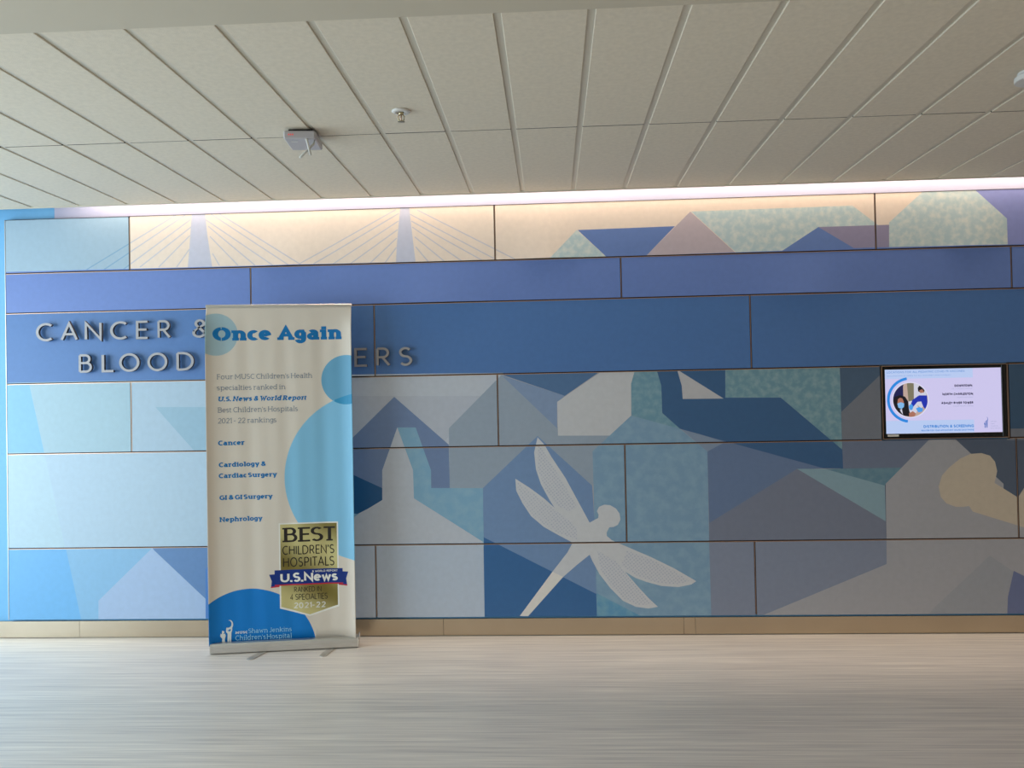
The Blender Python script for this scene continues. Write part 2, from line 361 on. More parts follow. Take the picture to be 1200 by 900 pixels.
# mural print: shapes on the wall plane in metres, back to front
MURAL=[
('pale_blue',[(-3.503,2.765),(-2.652,2.739),(-2.657,2.277),(-3.508,2.300)]),
('cream',[(-2.651,2.793),(3.161,2.763),(3.148,2.316),(2.800,2.314),(-2.657,2.305)]),
('cable',[(-2.272,2.448),(-2.357,2.336),(-2.351,2.332),(-2.267,2.443)]),
('cable',[(-2.268,2.534),(-2.472,2.340),(-2.467,2.335),(-2.263,2.529)]),
('cable',[(-2.259,2.589),(-2.593,2.344),(-2.589,2.338),(-2.254,2.583)]),
('cable',[(-2.263,2.635),(-2.659,2.362),(-2.654,2.356),(-2.259,2.629)]),
('cable_blue',[(-2.659,2.362),(-2.704,2.330),(-2.700,2.325),(-2.654,2.356)]),
('cable',[(-2.296,2.666),(-2.657,2.440),(-2.653,2.434),(-2.292,2.660)]),
('cable_blue',[(-2.657,2.440),(-2.827,2.334),(-2.823,2.328),(-2.653,2.434)]),
('cable',[(-2.356,2.668),(-2.657,2.497),(-2.653,2.491),(-2.353,2.661)]),
('cable_blue',[(-2.657,2.497),(-2.938,2.337),(-2.934,2.331),(-2.653,2.491)]),
('cable',[(-2.124,2.413),(-2.082,2.336),(-2.075,2.339),(-2.118,2.416)]),
('cable',[(-2.139,2.520),(-1.961,2.332),(-1.955,2.336),(-2.134,2.525)]),
('cable',[(-2.149,2.585),(-1.851,2.328),(-1.846,2.334),(-2.144,2.590)]),
('cable',[(-2.164,2.626),(-1.736,2.325),(-1.732,2.331),(-2.160,2.632)]),
('cable',[(-2.136,2.666),(-1.633,2.322),(-1.629,2.328),(-2.132,2.671)]),
('cable',[(-2.081,2.664),(-1.551,2.320),(-1.547,2.326),(-2.077,2.670)]),
('cable',[(-0.951,2.659),(-1.567,2.334),(-1.564,2.328),(-0.948,2.653)]),
('cable',[(-0.933,2.635),(-1.478,2.332),(-1.474,2.326),(-0.929,2.629)]),
('cable',[(-0.936,2.587),(-1.356,2.328),(-1.352,2.323),(-0.933,2.581)]),
('cable',[(-0.943,2.533),(-1.248,2.325),(-1.244,2.320),(-0.939,2.527)]),
('cable',[(-0.950,2.480),(-1.127,2.322),(-1.122,2.317),(-0.945,2.475)]),
('cable',[(-0.954,2.421),(-1.033,2.319),(-1.028,2.314),(-0.948,2.416)]),
('cable',[(-0.817,2.646),(-0.205,2.317),(-0.202,2.323),(-0.814,2.652)]),
('cable',[(-0.863,2.621),(-0.343,2.329),(-0.340,2.335),(-0.860,2.627)]),
('cable',[(-0.856,2.578),(-0.418,2.321),(-0.414,2.326),(-0.852,2.584)]),
('cable',[(-0.851,2.541),(-0.540,2.316),(-0.536,2.322),(-0.847,2.546)]),
('cable',[(-0.837,2.479),(-0.652,2.319),(-0.648,2.325),(-0.832,2.484)]),
('cable',[(-0.833,2.418),(-0.752,2.317),(-0.746,2.322),(-0.827,2.422)]),
('lavender',[(-2.250,2.683),(-2.167,2.680),(-2.153,2.534),(-2.123,2.317),(-2.282,2.321),(-2.269,2.456)]),
('lavender',[(-0.922,2.669),(-0.866,2.667),(-0.846,2.458),(-0.830,2.303),(-0.956,2.307),(-0.948,2.434)]),
('teal_pale',[(-0.003,2.317),(0.174,2.495),(0.364,2.312)]),
('sky_blue_deep',[(0.179,2.494),(0.775,2.500),(0.584,2.311),(0.364,2.312)]),
('mauve',[(0.870,2.587),(0.578,2.306),(1.158,2.306)]),
('teal_pale',[(0.875,2.587),(1.846,2.593),(2.010,2.458),(1.639,2.469),(1.405,2.314),(1.158,2.311)]),
('sky_blue_deep',[(1.639,2.469),(1.395,2.315),(1.875,2.317)]),
('mauve_deep',[(1.639,2.469),(2.061,2.470),(2.057,2.312),(1.875,2.317)]),
('blue_roof',[(2.550,2.674),(3.158,2.665),(3.148,2.301),(2.755,2.312)]),
('teal_pale',[(2.061,2.483),(2.279,2.678),(2.560,2.679),(2.755,2.487),(2.755,2.312),(2.057,2.317)]),
('periwinkle',[(-3.508,2.334),(-2.658,2.332),(-0.230,2.324),(0.438,2.323),(1.971,2.335),(3.148,2.327),(3.141,2.071),(-3.511,2.065)]),
('blue_band',[(-3.511,2.071),(-1.234,2.066),(1.328,2.070),(2.769,2.070),(3.141,2.076),(3.128,1.621),(-3.516,1.607)]),
('pale_aqua',[(-3.515,1.624),(-2.072,1.621),(-2.080,1.106),(-3.521,1.129)]),
('sky_wedge',[(-3.515,1.624),(-3.325,1.620),(-3.226,1.157),(-3.520,1.162)]),
('pale_gray_blue',[(-2.656,1.617),(-1.242,1.625),(-1.249,1.157),(-2.662,1.159)]),
('pale_aqua_deep',[(-2.503,1.452),(-1.694,1.437),(-1.698,1.154),(-2.249,1.163)]),
('ice_blue',[(-3.520,1.178),(-1.698,1.170),(-1.707,0.552),(-3.527,0.560)]),
('pale_aqua_row5',[(-3.520,1.178),(-3.229,1.173),(-3.097,0.555),(-3.527,0.560)]),
('light_blue_row6',[(-3.527,0.576),(-1.707,0.568),(-1.715,0.063),(-3.532,0.073)]),
('sky_wedge_deep',[(-3.527,0.576),(-3.096,0.571),(-2.991,0.070),(-3.532,0.073)]),
('slate_blue_left',[(-2.537,0.571),(-1.707,0.568),(-1.715,0.063),(-2.199,0.066)]),
('lilac_house',[(-2.887,0.236),(-2.537,0.563),(-2.196,0.242),(-2.199,0.066),(-2.889,0.070)]),
('blue_left',[(-2.194,0.428),(-2.160,0.460),(-1.875,0.250),(-1.878,0.064),(-2.199,0.066)]),
('gray_light',[(-1.690,1.635),(-0.297,1.622),(-0.327,0.055),(-1.715,0.063)]),
('gray_light_b',[(-1.692,1.506),(-0.421,1.481),(-0.731,1.138),(-1.698,1.154)]),
('gray_blue_mid',[(-0.643,1.285),(-0.308,1.611),(0.028,1.283),(0.272,1.174),(0.271,1.122),(-0.438,0.896),(-0.645,0.899)]),
('slate_blue',[(-1.319,1.169),(-0.981,1.487),(-0.645,1.184),(-0.644,0.910),(-1.324,0.909)]),
('slate_blue_soft',[(-0.308,1.606),(0.079,1.472),(0.031,1.431),(0.028,1.273)]),
('dark_blue',[(-0.308,1.611),(0.292,1.614),(0.079,1.472)]),
('mid_blue',[(-0.438,0.912),(-0.094,1.228),(0.235,0.918),(0.275,0.052),(-0.449,0.056)]),
('gray_blue_mid',[(-0.094,1.228),(0.362,1.230),(0.360,1.121),(0.235,0.918)]),
('gray_light_c',[(0.031,1.436),(0.302,1.614),(0.511,1.620),(0.486,1.537),(0.482,1.343),(0.357,1.223),(0.032,1.228)]),
('dark_blue_low',[(-0.443,0.612),(0.278,0.239),(0.275,0.052),(-0.449,0.056)]),
('slate_night',[(1.750,1.625),(3.128,1.616),(3.082,0.036),(1.711,0.044)]),
('slate_blue_r',[(0.778,1.260),(1.643,1.002),(1.475,0.999),(0.940,0.680),(0.940,1.116)]),
('slate_soft_r',[(0.778,1.260),(1.050,1.172),(0.940,1.116)]),
('gray_roof',[(0.940,0.680),(1.476,1.002),(1.994,0.678),(1.983,0.042),(0.926,0.048)]),
('navy',[(0.644,1.618),(1.060,1.614),(1.056,1.442),(1.389,1.436),(1.748,1.114),(1.750,1.000),(1.638,1.002),(0.778,1.257),(0.672,1.356),(0.670,1.523)]),
('gray_light_d',[(0.768,1.620),(1.045,1.437),(0.798,1.439),(0.794,1.520)]),
('teal_mottled',[(1.060,1.619),(1.745,1.620),(1.748,1.114),(1.389,1.436),(1.056,1.442)]),
('navy_soft',[(1.745,1.620),(1.994,1.620),(1.992,1.568),(1.748,1.343)]),
('dusk',[(1.748,1.343),(1.992,1.568),(1.982,1.166),(1.749,1.170)]),
('dusk_blue',[(1.749,1.175),(2.279,1.177),(2.093,0.997),(1.750,1.000)]),
('teal_deep',[(1.643,0.999),(2.103,1.000),(2.000,0.904),(1.995,0.893)]),
('teal_gray',[(1.476,1.002),(1.643,0.999),(1.995,0.893),(1.994,0.678)]),
('navy_right',[(2.731,1.625),(3.128,1.621),(3.116,1.219),(2.720,1.223)]),
('dusk',[(2.720,1.223),(3.116,1.224),(3.114,1.152),(2.718,1.154)]),
('gray_warm',[(2.000,0.904),(2.269,1.172),(2.414,1.169),(2.691,0.894),(2.689,0.838),(3.096,0.517),(3.082,0.036),(1.075,0.047),(1.993,0.421)]),
('gray_warm_b',[(2.599,0.466),(2.736,0.368),(2.697,0.216),(2.692,0.038),(2.164,0.041),(2.267,0.158)]),
('periwinkle_low',[(2.736,0.374),(3.086,0.188),(3.082,0.036),(2.687,0.038),(2.697,0.216)]),
('sand',[(2.502,1.076),(2.567,1.080),(2.616,1.064),(2.645,1.027),(2.656,0.971),(2.639,0.900),(2.773,0.811),(2.809,0.867),(2.960,0.926),(3.108,0.923),(3.096,0.517),(2.803,0.632),(2.507,0.730),(2.486,0.764),(2.453,0.759),(2.408,0.760),(2.354,0.781),(2.322,0.820),(2.311,0.884),(2.333,0.950),(2.377,0.998),(2.441,1.048)]),
('navy_left',[(-1.321,1.041),(-1.066,0.921),(-1.062,0.841),(-1.327,0.712)]),
('teal_church',[(-0.965,1.296),(-0.850,1.294),(-0.759,1.028),(-0.759,0.917),(-0.438,0.912),(-0.439,0.554),(-0.869,0.855),(-0.871,1.029)]),
('teal_church',[(-1.326,0.776),(-1.192,0.758),(-1.327,0.712)]),
('gray_light',[(-0.965,1.296),(-1.064,1.032),(-1.067,0.847),(-1.300,0.712),(-1.311,0.061),(-0.446,0.056),(-0.446,0.583),(-0.869,0.855),(-0.871,1.029)]),
('gray_row6',[(-1.302,0.577),(-0.441,0.578),(-0.443,0.056),(-1.311,0.061)]),
('teal_tower',[(0.511,1.620),(0.644,1.618),(0.670,1.523),(0.672,1.356),(0.778,1.257),(0.484,1.343),(0.486,1.537)]),
('teal_body',[(0.242,1.128),(0.482,1.343),(0.778,1.257),(0.940,1.116),(0.938,0.571),(0.941,0.048),(0.248,0.052)]),
('teal_body_deep',[(0.248,0.260),(0.643,0.050),(0.248,0.052)]),
('gray_roof_lit',[(0.938,0.561),(1.996,0.565),(1.993,0.421),(1.075,0.047),(0.941,0.048)]),  # same grey roof, lightened on the bottom row for the brighter light there
('dragonfly',[(-0.094,1.220),(-0.053,1.174),(-0.012,1.100),(0.072,0.968),(0.215,0.691),(0.247,0.709),(0.268,0.719),(0.271,0.740),(0.261,0.761),(0.274,0.787),(0.306,0.800),(0.342,0.797),(0.378,0.775),(0.399,0.744),(0.403,0.707),(0.387,0.676),(0.360,0.663),(0.334,0.661),(0.318,0.630),(0.318,0.609),(0.348,0.583),(0.400,0.559),(0.580,0.479),(0.723,0.407),(0.855,0.328),(0.824,0.308),(0.746,0.293),(0.643,0.301),(0.553,0.326),(0.489,0.350),(0.425,0.389),(0.468,0.337),(0.513,0.284),(0.569,0.222),(0.620,0.174),(0.562,0.164),(0.485,0.175),(0.408,0.212),(0.332,0.291),(0.268,0.377),(0.226,0.459),(0.211,0.495),(0.131,0.433),(0.046,0.361),(-0.174,0.122),(-0.226,0.123),(-0.019,0.393),(0.075,0.510),(0.108,0.570),(0.012,0.623),(-0.066,0.668),(-0.143,0.735),(-0.194,0.814),(-0.232,0.893),(-0.236,0.967),(-0.153,0.913),(-0.062,0.844),(0.002,0.785),(-0.028,0.833),(-0.079,0.931),(-0.108,1.023),(-0.117,1.128)]),
('dragonfly_tail',[(0.046,0.361),(-0.174,0.122),(-0.226,0.123),(-0.019,0.393)]),
('dragonfly_dots',[(-0.226,0.946),(-0.143,0.887),(-0.049,0.812),(0.064,0.727),(0.136,0.663),(0.135,0.590),(0.025,0.628),(-0.063,0.681),(-0.135,0.745),(-0.191,0.825),(-0.221,0.893)]),
('dragonfly_dots',[(0.258,0.521),(0.371,0.452),(0.447,0.352),(0.503,0.284),(0.589,0.190),(0.501,0.186),(0.419,0.223),(0.342,0.296),(0.277,0.401)]),
('dragonfly_dots',[(0.440,0.519),(0.579,0.466),(0.712,0.397),(0.814,0.329),(0.731,0.309),(0.618,0.320),(0.499,0.362),(0.402,0.431)]),
('dragonfly_dots',[(-0.089,1.180),(-0.023,1.074),(0.058,0.937),(0.139,0.789),(0.096,0.758),(0.013,0.801),(-0.048,0.891),(-0.098,1.023)]),
]
LETTERS=[('C',-3.254,-3.141,1.881,1.997),('A',-3.094,-2.981,1.880,1.994),('N',-2.937,-2.826,1.879,1.993),('C',-2.772,-2.657,1.878,1.997),('E',-2.605,-2.522,1.882,1.999),('R',-2.466,-2.382,1.882,1.998),('&',-2.246,-2.130,1.885,2.003),('B',-2.978,-2.892,1.680,1.797),('L',-2.830,-2.745,1.680,1.796),('O',-2.716,-2.585,1.677,1.798),('O',-2.534,-2.406,1.676,1.797),('D',-2.348,-2.236,1.678,1.796),('D',-2.134,-2.024,1.676,1.794),('I',-1.960,-1.936,1.677,1.794),('S',-1.878,-1.795,1.676,1.791),('O',-1.737,-1.611,1.675,1.793),('R',-1.553,-1.465,1.674,1.789),('D',-1.408,-1.298,1.676,1.791),('E',-1.220,-1.134,1.675,1.790),('R',-1.082,-0.995,1.675,1.792),('S',-0.941,-0.859,1.674,1.797),]

# ================================================================== SETTING
H = 2.7145; YW, YM, YF = -.094, -1.263, -2.42
XL, XR, YB = -6.0, 6.6, -9.0
MB().box(XL-.2, XR+.2, YB-.2, .15, -.12, 0, 'floor').build('floor', kind='structure')
wall = MB().box(XL-.2, XR+.2, .03, .15, .0, 3.12, 'wall_paint').build('wall_back', kind='structure')
# left side: glazed front with frames, right and rear walls
wl = MB().box(XL-.2, XL, YB-.2, -6.2, 0, 3.0, 'lobby_wall').box(XL-.2, XL, -.3, .03, 0, 3.0, 'lobby_wall').box(XL-.2, XL, -6.2, -.3, 2.65, 3.0, 'lobby_wall').build('wall_left', kind='structure')
win = MB()
for k in range(6): win.box(XL-.12, XL-.06, -6.2+k*1.16, -6.14+k*1.16, .06, 2.59, 'silver')
win.box(XL-.13, XL-.05, -6.2, -.34, 0, .06, 'silver').box(XL-.13, XL-.05, -6.2, -.34, 2.59, 2.65, 'silver')
win.build('window_1', kind='structure')
MB().box(XR, XR+.2, YB-.2, .03, 0, 3.0, 'lobby_wall').build('wall_right', kind='structure')
MB().box(XL, XR, YB-.2, YB, 0, 3.0, 'lobby_wall').build('wall_front', kind='structure')

# ceiling: plenum slab, slot cavity, soffit ; tiles and bars are its pieces
ceil = MB()
ceil.box(XL-.2, XR+.2, YF, YW-.012, H+.03, H+.07, 'grid')
ceil.box(XL-.2, XR+.2, YW-.012, YW, H-.004, 3.08, 'grid')
ceil.box(XL-.2, XR+.2, YW, .03, 3.04, 3.08, 'white_plastic')
ceilo = ceil.build('ceiling', kind='structure')
MB().box(XL-.2, XR+.2, YB-.2, YF-.004, H-.008, H+.07, 'gypsum').build('trim_1', kind='structure')
TW = .306149; TX0 = -1.68335
tm = {}
for row, (ya, yb) in enumerate(((YM+.0040, YW-.014), (YF+.002, YM-.0040))):
    b = MB(); b.box(.0125, TW-.0125, ya, yb, 0, .018, 'tile', bev=.002); tm[row] = b.mesh('ceiling_tile')
for i in range(-13, 26):
    for row in (0, 1):
        o = link('ceiling_tile', tm[row], ceilo); o.location = (TX0+TW*i, 0, H+random.uniform(-.0006, .0006))
bm_ = MB(); bm_.box(-.0120, .0120, YF, YW-.012, .0055, .0295, 'grid'); gme = bm_.mesh('grid_bar'); cb_ = MB(); cb_.box(.0125, TW-.0125, YM-.0039, YM+.0039, .0010, .0295, 'dark_void'); cme = cb_.mesh('cross_joint_shade')  # dark strip nearly flush in the cross joint, painted stand-in for its shadow
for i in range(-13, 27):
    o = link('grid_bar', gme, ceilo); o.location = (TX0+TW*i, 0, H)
    if i < 26: o = link('cross_joint_shade', cme, ceilo); o.location = (TX0+TW*i, 0, H)

# baseboard: brushed metal lengths with butt joints
bb = MB().box(XL, XR, .022, .029, 0.0, .104, 'dark_void').build('baseboard_back', kind='structure')
xs = [XL, -3.02, -.70, .776, .846, 3.2, XR]
for a, c in zip(xs[:-1], xs[1:]):
    MB().box(a+.0007, c-.0007, .011, .0215, .003, .106, 'champagne', bev=.001).build('metal_length', bb)

# ------------------------------------------------------------------ mural panels
JX = {0: [-3.47, -2.6575, -.3345, 1.9794, 4.30, 6.58], 1: [-3.47, -1.879, .4387, 2.773, 5.09, 6.58], 2: [-3.47, -1.098, 1.218, 3.54, 5.86, 6.58],
      3: [-3.47, -2.660, -.3357, 1.988, 2.736, 5.05, 6.58], 4: [-3.47, -1.879, .439, 2.772, 5.09, 6.58], 5: [-3.47, -1.114, 1.2107, 3.54, 5.86, 6.58]}
JZ = [2.6626, 2.3207, 2.0659, 1.6154, 1.1693, .5685, .1197]
BOW = {(0,1): (-1.62, .0, .30, .011), (0,2): (.0, .0, .28, .010), (0,3): (2.55, 0, .26, .010), (1,1): (-.72, 0, .42, .012), (1,2): (1.55, 0, .40, .011),
       (0,0): (-3.0, 0, .3, .005), (3,1): (-1.5, 0, .5, .005), (4,1): (-.3, 0, .5, .004)}
g = .005
rects = []; keys = []
for r in range(6):
    for k in range(len(JX[r])-1):
        if (r, k) == (3, 3): continue
        x0, x1 = JX[r][k]+(g if k else 0), JX[r][k+1]-g
        z1, z0 = JZ[r]-g, JZ[r+1]+g
        if r == 0: z1 = JZ[0]
        if r == 5: z0 = JZ[6]
        rects.append((x0, x1, z0, z1)); keys.append((r, k))
shapes = [[(x0, z0), (x1, z0), (x1, z1), (x0, z1)] for x0, x1, z0, z1 in rects]+[p for _, p in MURAL]
extra = []
for (x0, x1, z0, z1), k in zip(rects, keys):
    if k in BOW:
        c, _, w, am = BOW[k]; n = 14
        for q in range(n+1):
            x = c-w+2*w*q/n
            if x0+.01 < x < x1-.01: extra.append(((x, z0), (x, z1)))
        for q in range(1, 6): extra.append(((x0, z0+(z1-z0)*(q/6)**1.6), (x1, z0+(z1-z0)*(q/6)**1.6)))
vs, fs, of = subdivide(shapes, extra)
NR = len(rects); per = {i: [] for i in range(NR)}
for f, o in zip(fs, of):
    rs = [i for i in o if i < NR]
    if not rs: continue
    ps = [i for i in o if i >= NR]
    per[rs[0]].append((f, MURAL[max(ps)-NR][0] if ps else 'gray_warm'))
def bow(key, x, z, z0, z1):
    if key not in BOW: return 0
    c, _, w, am = BOW[key]; t = abs(x-c)/w
    return -am*max(0, cos(min(t, 1)*pi/2))**2*max(0, 1-(z-z0)/(z1-z0))**1.5
for i in range(NR):
    b = MB(); x0, x1, z0, z1 = rects[i]; key = keys[i]; bym = {}
    for f, m in per[i]: bym.setdefault(m, []).append(f)
    idx = {}
    verts = []
    def vid(j):
        if j not in idx: idx[j] = len(verts); verts.append((vs[j].x, bow(key, vs[j].x, vs[j].y, z0, z1), vs[j].y))
        return idx[j]
    allf = [([vid(j) for j in f], m) for f, m in per[i]]
    b.v = verts
    for f, m in allf: b.f.append(f[::-1] if False else f); b.m.append(b.mi(m)); b.sm.append(False)
    # returned edges of the panel
    n = 24
    ed = [((x0+(x1-x0)*q/n), z0) for q in range(n+1)]
    for q in range(n):
        (xa, za), (xb, zb) = ed[q], ed[q+1]; ya, yb = bow(key, xa, za, z0, z1), bow(key, xb, zb, z0, z1)
        b.add([(xa, ya, za), (xb, yb, zb), (xb, yb+.0255, zb), (xa, ya+.0255, za)], [(0,1,2,3)], 'panel_edge')
    b.add([(x0,0,z1),(x1,0,z1),(x1,.0255,z1),(x0,.0255,z1)], [(0,1,2,3)], 'panel_edge')
    b.add([(x0,0,z0),(x0,0,z1),(x0,.0255,z1),(x0,.0255,z0)], [(0,1,2,3)], 'panel_edge')
    b.add([(x1,0,z0),(x1,0,z1),(x1,.0255,z1),(x1,.0255,z0)], [(0,1,2,3)], 'panel_edge')
    b.add([(x0,.0255,z0),(x1,.0255,z0),(x1,.0255,z1),(x0,.0255,z1)], [(0,1,2,3)], 'panel_edge')
    me = b.mesh('panel', recalc=False)
    # faces wind towards the room
    import bmesh
    bm = bmesh.new(); bm.from_mesh(me)
    for f in bm.faces:
        c = f.calc_center_median()
        if c.y < .001 and abs(f.normal.y) > .5 and f.normal.y > 0: f.normal_flip()
    bm.to_mesh(me); bm.free()
    link('panel', me, wall)
# metal reveals in the joints
for r in range(1, 6):
    z = JZ[r]; segs = [(JX[0][0], XR-.05)]
    if r in (3, 4): segs = [(JX[0][0], 1.985), (2.74, XR-.05)]
    for a, c in segs:
        b = MB(); b.box(a, c, .010, .029, z-.0048, z+.0048, 'bronze_dark'); b.box(a, c, -.0008, .0099, z-.0048, z-.0018, 'bronze')
        b.build('reveal_trim', wall)
for r in range(6):
    for k, x in enumerate(JX[r][1:-1]):
        if r == 3 and k in (2, 3): continue
        b = MB(); b.box(x-.0048, x+.0048, .012, .029, JZ[r+1]+.005, JZ[r]-.005, 'bronze_dark'); b.box(x-.0012, x+.0012, .001, .0119, JZ[r+1]+.005, JZ[r]-.005, 'bronze')
        b.build('reveal_trim', wall)
# thin metal end trim and top trim of the panelling
b = MB(); b.box(-3.4745, -3.4712, -.002, .029, .1197, 2.6626, 'silver'); b.box(-3.4745, XR-.05, -.001, .022, 2.6632, 2.6660, 'bronze_dark'); b.build('edge_trim', wall)
MB().box(-3.16, XR-.05, .0225, .0299, 2.6632, 3.03, 'cove_paint').build('cove_return', wall)

# ================================================================== RAISED METAL LETTERS
def metal_letter(ch, x0, x1, z0, z1, label, hidden):
    h = z1-z0; w, st, se = G[ch]; wx = .13; wy = .12
    adv, strips = glyph(ch, wx, wy, False)
    sx = (x1-x0)/adv if ch != 'I' else h
    cx = (x0+x1)/2; b = MB(); ya, yb = -.034, -.014; ns = 0
    for Lr, Rr, closed in strips:
        n = len(Lr); P = []; ya += .0002
        for q in range(n):
            for p in (Lr[q], Rr[q]):
                X_ = (p[0]-adv/2)*sx; Z_ = p[1]*h
                P += [(X_, ya, Z_), (X_, yb, Z_)]
        I = lambda q, side, d: q*4+side*2+d
        ff = [(I(q,0,0), I(q+1,0,0), I(q+1,1,0), I(q,1,0)) for q in range(n-1)]
        bf = [(I(q,0,1), I(q+1,0,1), I(q+1,1,1), I(q,1,1)) for q in range(n-1)]
        sf = [(I(q,s,0), I(q+1,s,0), I(q+1,s,1), I(q,s,1)) for q in range(n-1) for s in (0, 1)]
        if not closed: sf += [(I(q,0,0), I(q,1,0), I(q,1,1), I(q,0,1)) for q in (0, n-1)]
        v0 = len(b.v); b.add(P, ff, 'letter_metal')
        for s_, m_ in ((bf, 'letter_side'), (sf, 'letter_side')):
            for f in s_: b.f.append([v0+k for k in f]); b.m.append(b.mi(m_)); b.sm.append(False)
    # two mounting studs reaching back to the panel, set under the letter's first stroke
    Lr, Rr, _ = strips[0]
    for q in (len(Lr)//5, len(Lr)-1-len(Lr)//5):
        q2 = min(q+1, len(Lr)-1) if q == 0 else q-1
        X_ = ((Lr[q][0]+Rr[q][0]+Lr[q2][0]+Rr[q2][0])/4-adv/2)*sx; Z_ = (Lr[q][1]+Rr[q][1]+Lr[q2][1]+Rr[q2][1])/4*h
        b.box(X_-.002, X_+.002, yb-.002, 0, Z_-.002, Z_+.002, 'letter_side')
    return b.build('metal_letter', None, recalc=False, label=label, category='letter', group='raised metal letters on the blue band', loc=(cx, 0, z0))
LL = ['first letter C of the word CANCER', 'letter A in the word CANCER', 'letter N in the word CANCER', 'second letter C of the word CANCER, left of the E', 'letter E in the word CANCER', 'last letter R of the word CANCER',
 'ampersand half covered by the banner', 'first letter B of the word BLOOD', 'letter L in the word BLOOD', 'left letter O of the word BLOOD, beside the L', 'right letter O of the word BLOOD, beside the D', 'last letter D of the word BLOOD',
 'letter D just behind the left edge of the banner', 'letter I behind the banner', 'letter S behind the banner', 'letter O behind the banner', 'letter R behind the banner', 'letter D behind the right side of the banner',
 'letter E close to the right edge of the banner', 'letter R between E and S, right of the banner', 'last letter S, rightmost of the lower line']
for k, (ch, x0, x1, z0, z1) in enumerate(LETTERS):
    up = k < 7
    z0, z1 = (1.881, 1.997) if up else (1.677, 1.794)
    metal_letter(ch, x0, x1, z0, z1, 'raised grey metal '+LL[k], 12 <= k <= 17)

# ================================================================== WALL TELEVISION
TVX, TVZ = 2.362, 1.392
tv = bpy.data.objects.new('wall_television', None); COL.objects.link(tv); tv.location = (TVX, .0, TVZ)
tv['label'] = 'flat television recessed in the mural wall showing a pale lavender slide'; tv['category'] = 'television'
x0, x1, z0, z1 = 2.000-TVX, 2.729-TVX, 1.176-TVZ, 1.610-TVZ
MB().box(x0, x1, .020, .0295, z0, z1, 'black_plastic').build('housing', tv)
b = MB(); sx0, sx1, sz0, sz1 = 2.0155-TVX, 2.7015-TVX, 1.204-TVZ, 1.592-TVZ
b.box(x0, sx0, .008, .0199, z0, z1, 'black_gloss', bev=.001).box(sx1, x1, .008, .0199, z0, z1, 'black_gloss', bev=.001)
b.box(sx0, sx1, .008, .0199, z0, sz0, 'black_gloss', bev=.001).box(sx0, sx1, .008, .0199, sz1, z1, 'black_gloss', bev=.001)
bez = b.build('bezel', tv)
MB().box(2.022-TVX, 2.088-TVX, .0065, .0079, 1.187-TVZ, 1.199-TVZ, 'b_white').build('sticker', tv, label='small white sticker at the lower left corner')
b = MB(); fx0, fx1, fz0, fz1 = 1.9925-TVX, 2.7335-TVX, 1.1715-TVZ, 1.6145-TVZ
b.box(fx0, fx0+.003, -.001, .0295, fz0, fz1, 'bronze').box(fx1-.003, fx1, -.001, .0295, fz0, fz1, 'bronze').box(fx0+.003, fx1-.003, -.001, .0295, fz0, fz0+.003, 'bronze').box(fx0+.003, fx1-.003, -.001, .0295, fz1-.003, fz1, 'bronze')
b.build('opening_frame', tv)
# screen picture: coordinates in the zoomed photo of the screen, mapped to the screen rectangle
SW, SH = sx1-sx0, sz1-sz0
def sp(x, y):   # x 0..1 left to right, y 0..1 top to bottom
    return (sx0+x*SW, sz1-y*SH)
def zz(px, py): # from the 1200x667 crop of the television
    u = (px-98-(py-90)*.036)/(915+(py-90)*.003); v = (py-(92-(px-98)*.0275))/(500+(px-98)*.006)
    return (u, v)
def scr(m, pts): SH_.append((m, [sp(min(max(u, 0), 1), min(max(v, 0), 1)) for u, v in pts]))
SH_ = []
scr('s_bg', [(0,0),(1,0),(1,1),(0,1)])
scr('s_band', [(0,0),(.76,0),(.76,.145),(0,.145)]); scr('s_band', [(0,.80),(.76,.80),(.76,1),(0,1)])
asp = SH/SW
def sring(m, cu, cv, r, a0=0, a1=360, r2=None, n=40):
    o = [(cu+r*cos(radians(a0+(a1-a0)*k/n)), cv+r/asp*sin(radians(a0+(a1-a0)*k/n))) for k in range(n if a1-a0 == 360 else n+1)]
    if r2: o += [(cu+r2*cos(radians(a0+(a1-a0)*k/n)), cv+r2/asp*sin(radians(a0+(a1-a0)*k/n))) for k in range(n, -1, -1)]
    scr(m, o)
cu, cv = .218, .478
sring('s_arc', cu, cv, .202, 98, 262, .178); sring('s_ring', cu, cv, .160)
# round photograph, clipped to its circle
def clipc(m, pts):
    R = .150
    poly = [(cu+R*x, cv+R*y/asp) for x, y in pts]
    o = []
    for k in range(len(pts)):
        for t in range(6):
            a, b_ = pts[k], pts[(k+1) % len(pts)]; x, y = a[0]+(b_[0]-a[0])*t/6, a[1]+(b_[1]-a[1])*t/6; d = math.hypot(x, y)
            if d > .995: x, y = x*.995/d, y*.995/d
            o.append((cu+R*x, cv+R*y/asp))
    scr(m, o)
sring('s_wall', cu, cv, .150)
clipc('s_navy', [(-1,-.3),(-.95,-.6),(-.4,-1),(-.4,.2),(-1,.2)])
clipc('s_green', [(-.18,-1.0),(.22,-1.0),(.22,.2),(-.1,.2)])
clipc('s_paper', [(.22,-1.0),(.5,-.95),(.9,-.5),(.98,.2),(.6,.5),(.2,.1)])
clipc('s_paper', [(-.15,.1),(.3,.0),(.45,.5),(.2,.98),(-.1,.98)])
clipc('s_black', [(-1.0,.1),(-.9,-.2),(-.6,-.3),(-.3,-.2),(-.12,.1),(-.1,.5),(0,.98),(-.6,.9),(-1,.5)])
clipc('s_skin', [(-.72,-.05),(-.6,-.14),(-.46,-.1),(-.38,.1),(-.42,.4),(-.55,.5),(-.7,.4),(-.75,.15)])
clipc('s_mask', [(-.76,.2),(-.55,.12),(-.36,.2),(-.38,.4),(-.52,.52),(-.7,.44)])
clipc('s_paper', [(-.62,.55),(-.5,.52),(-.45,.85),(-.56,.7)])
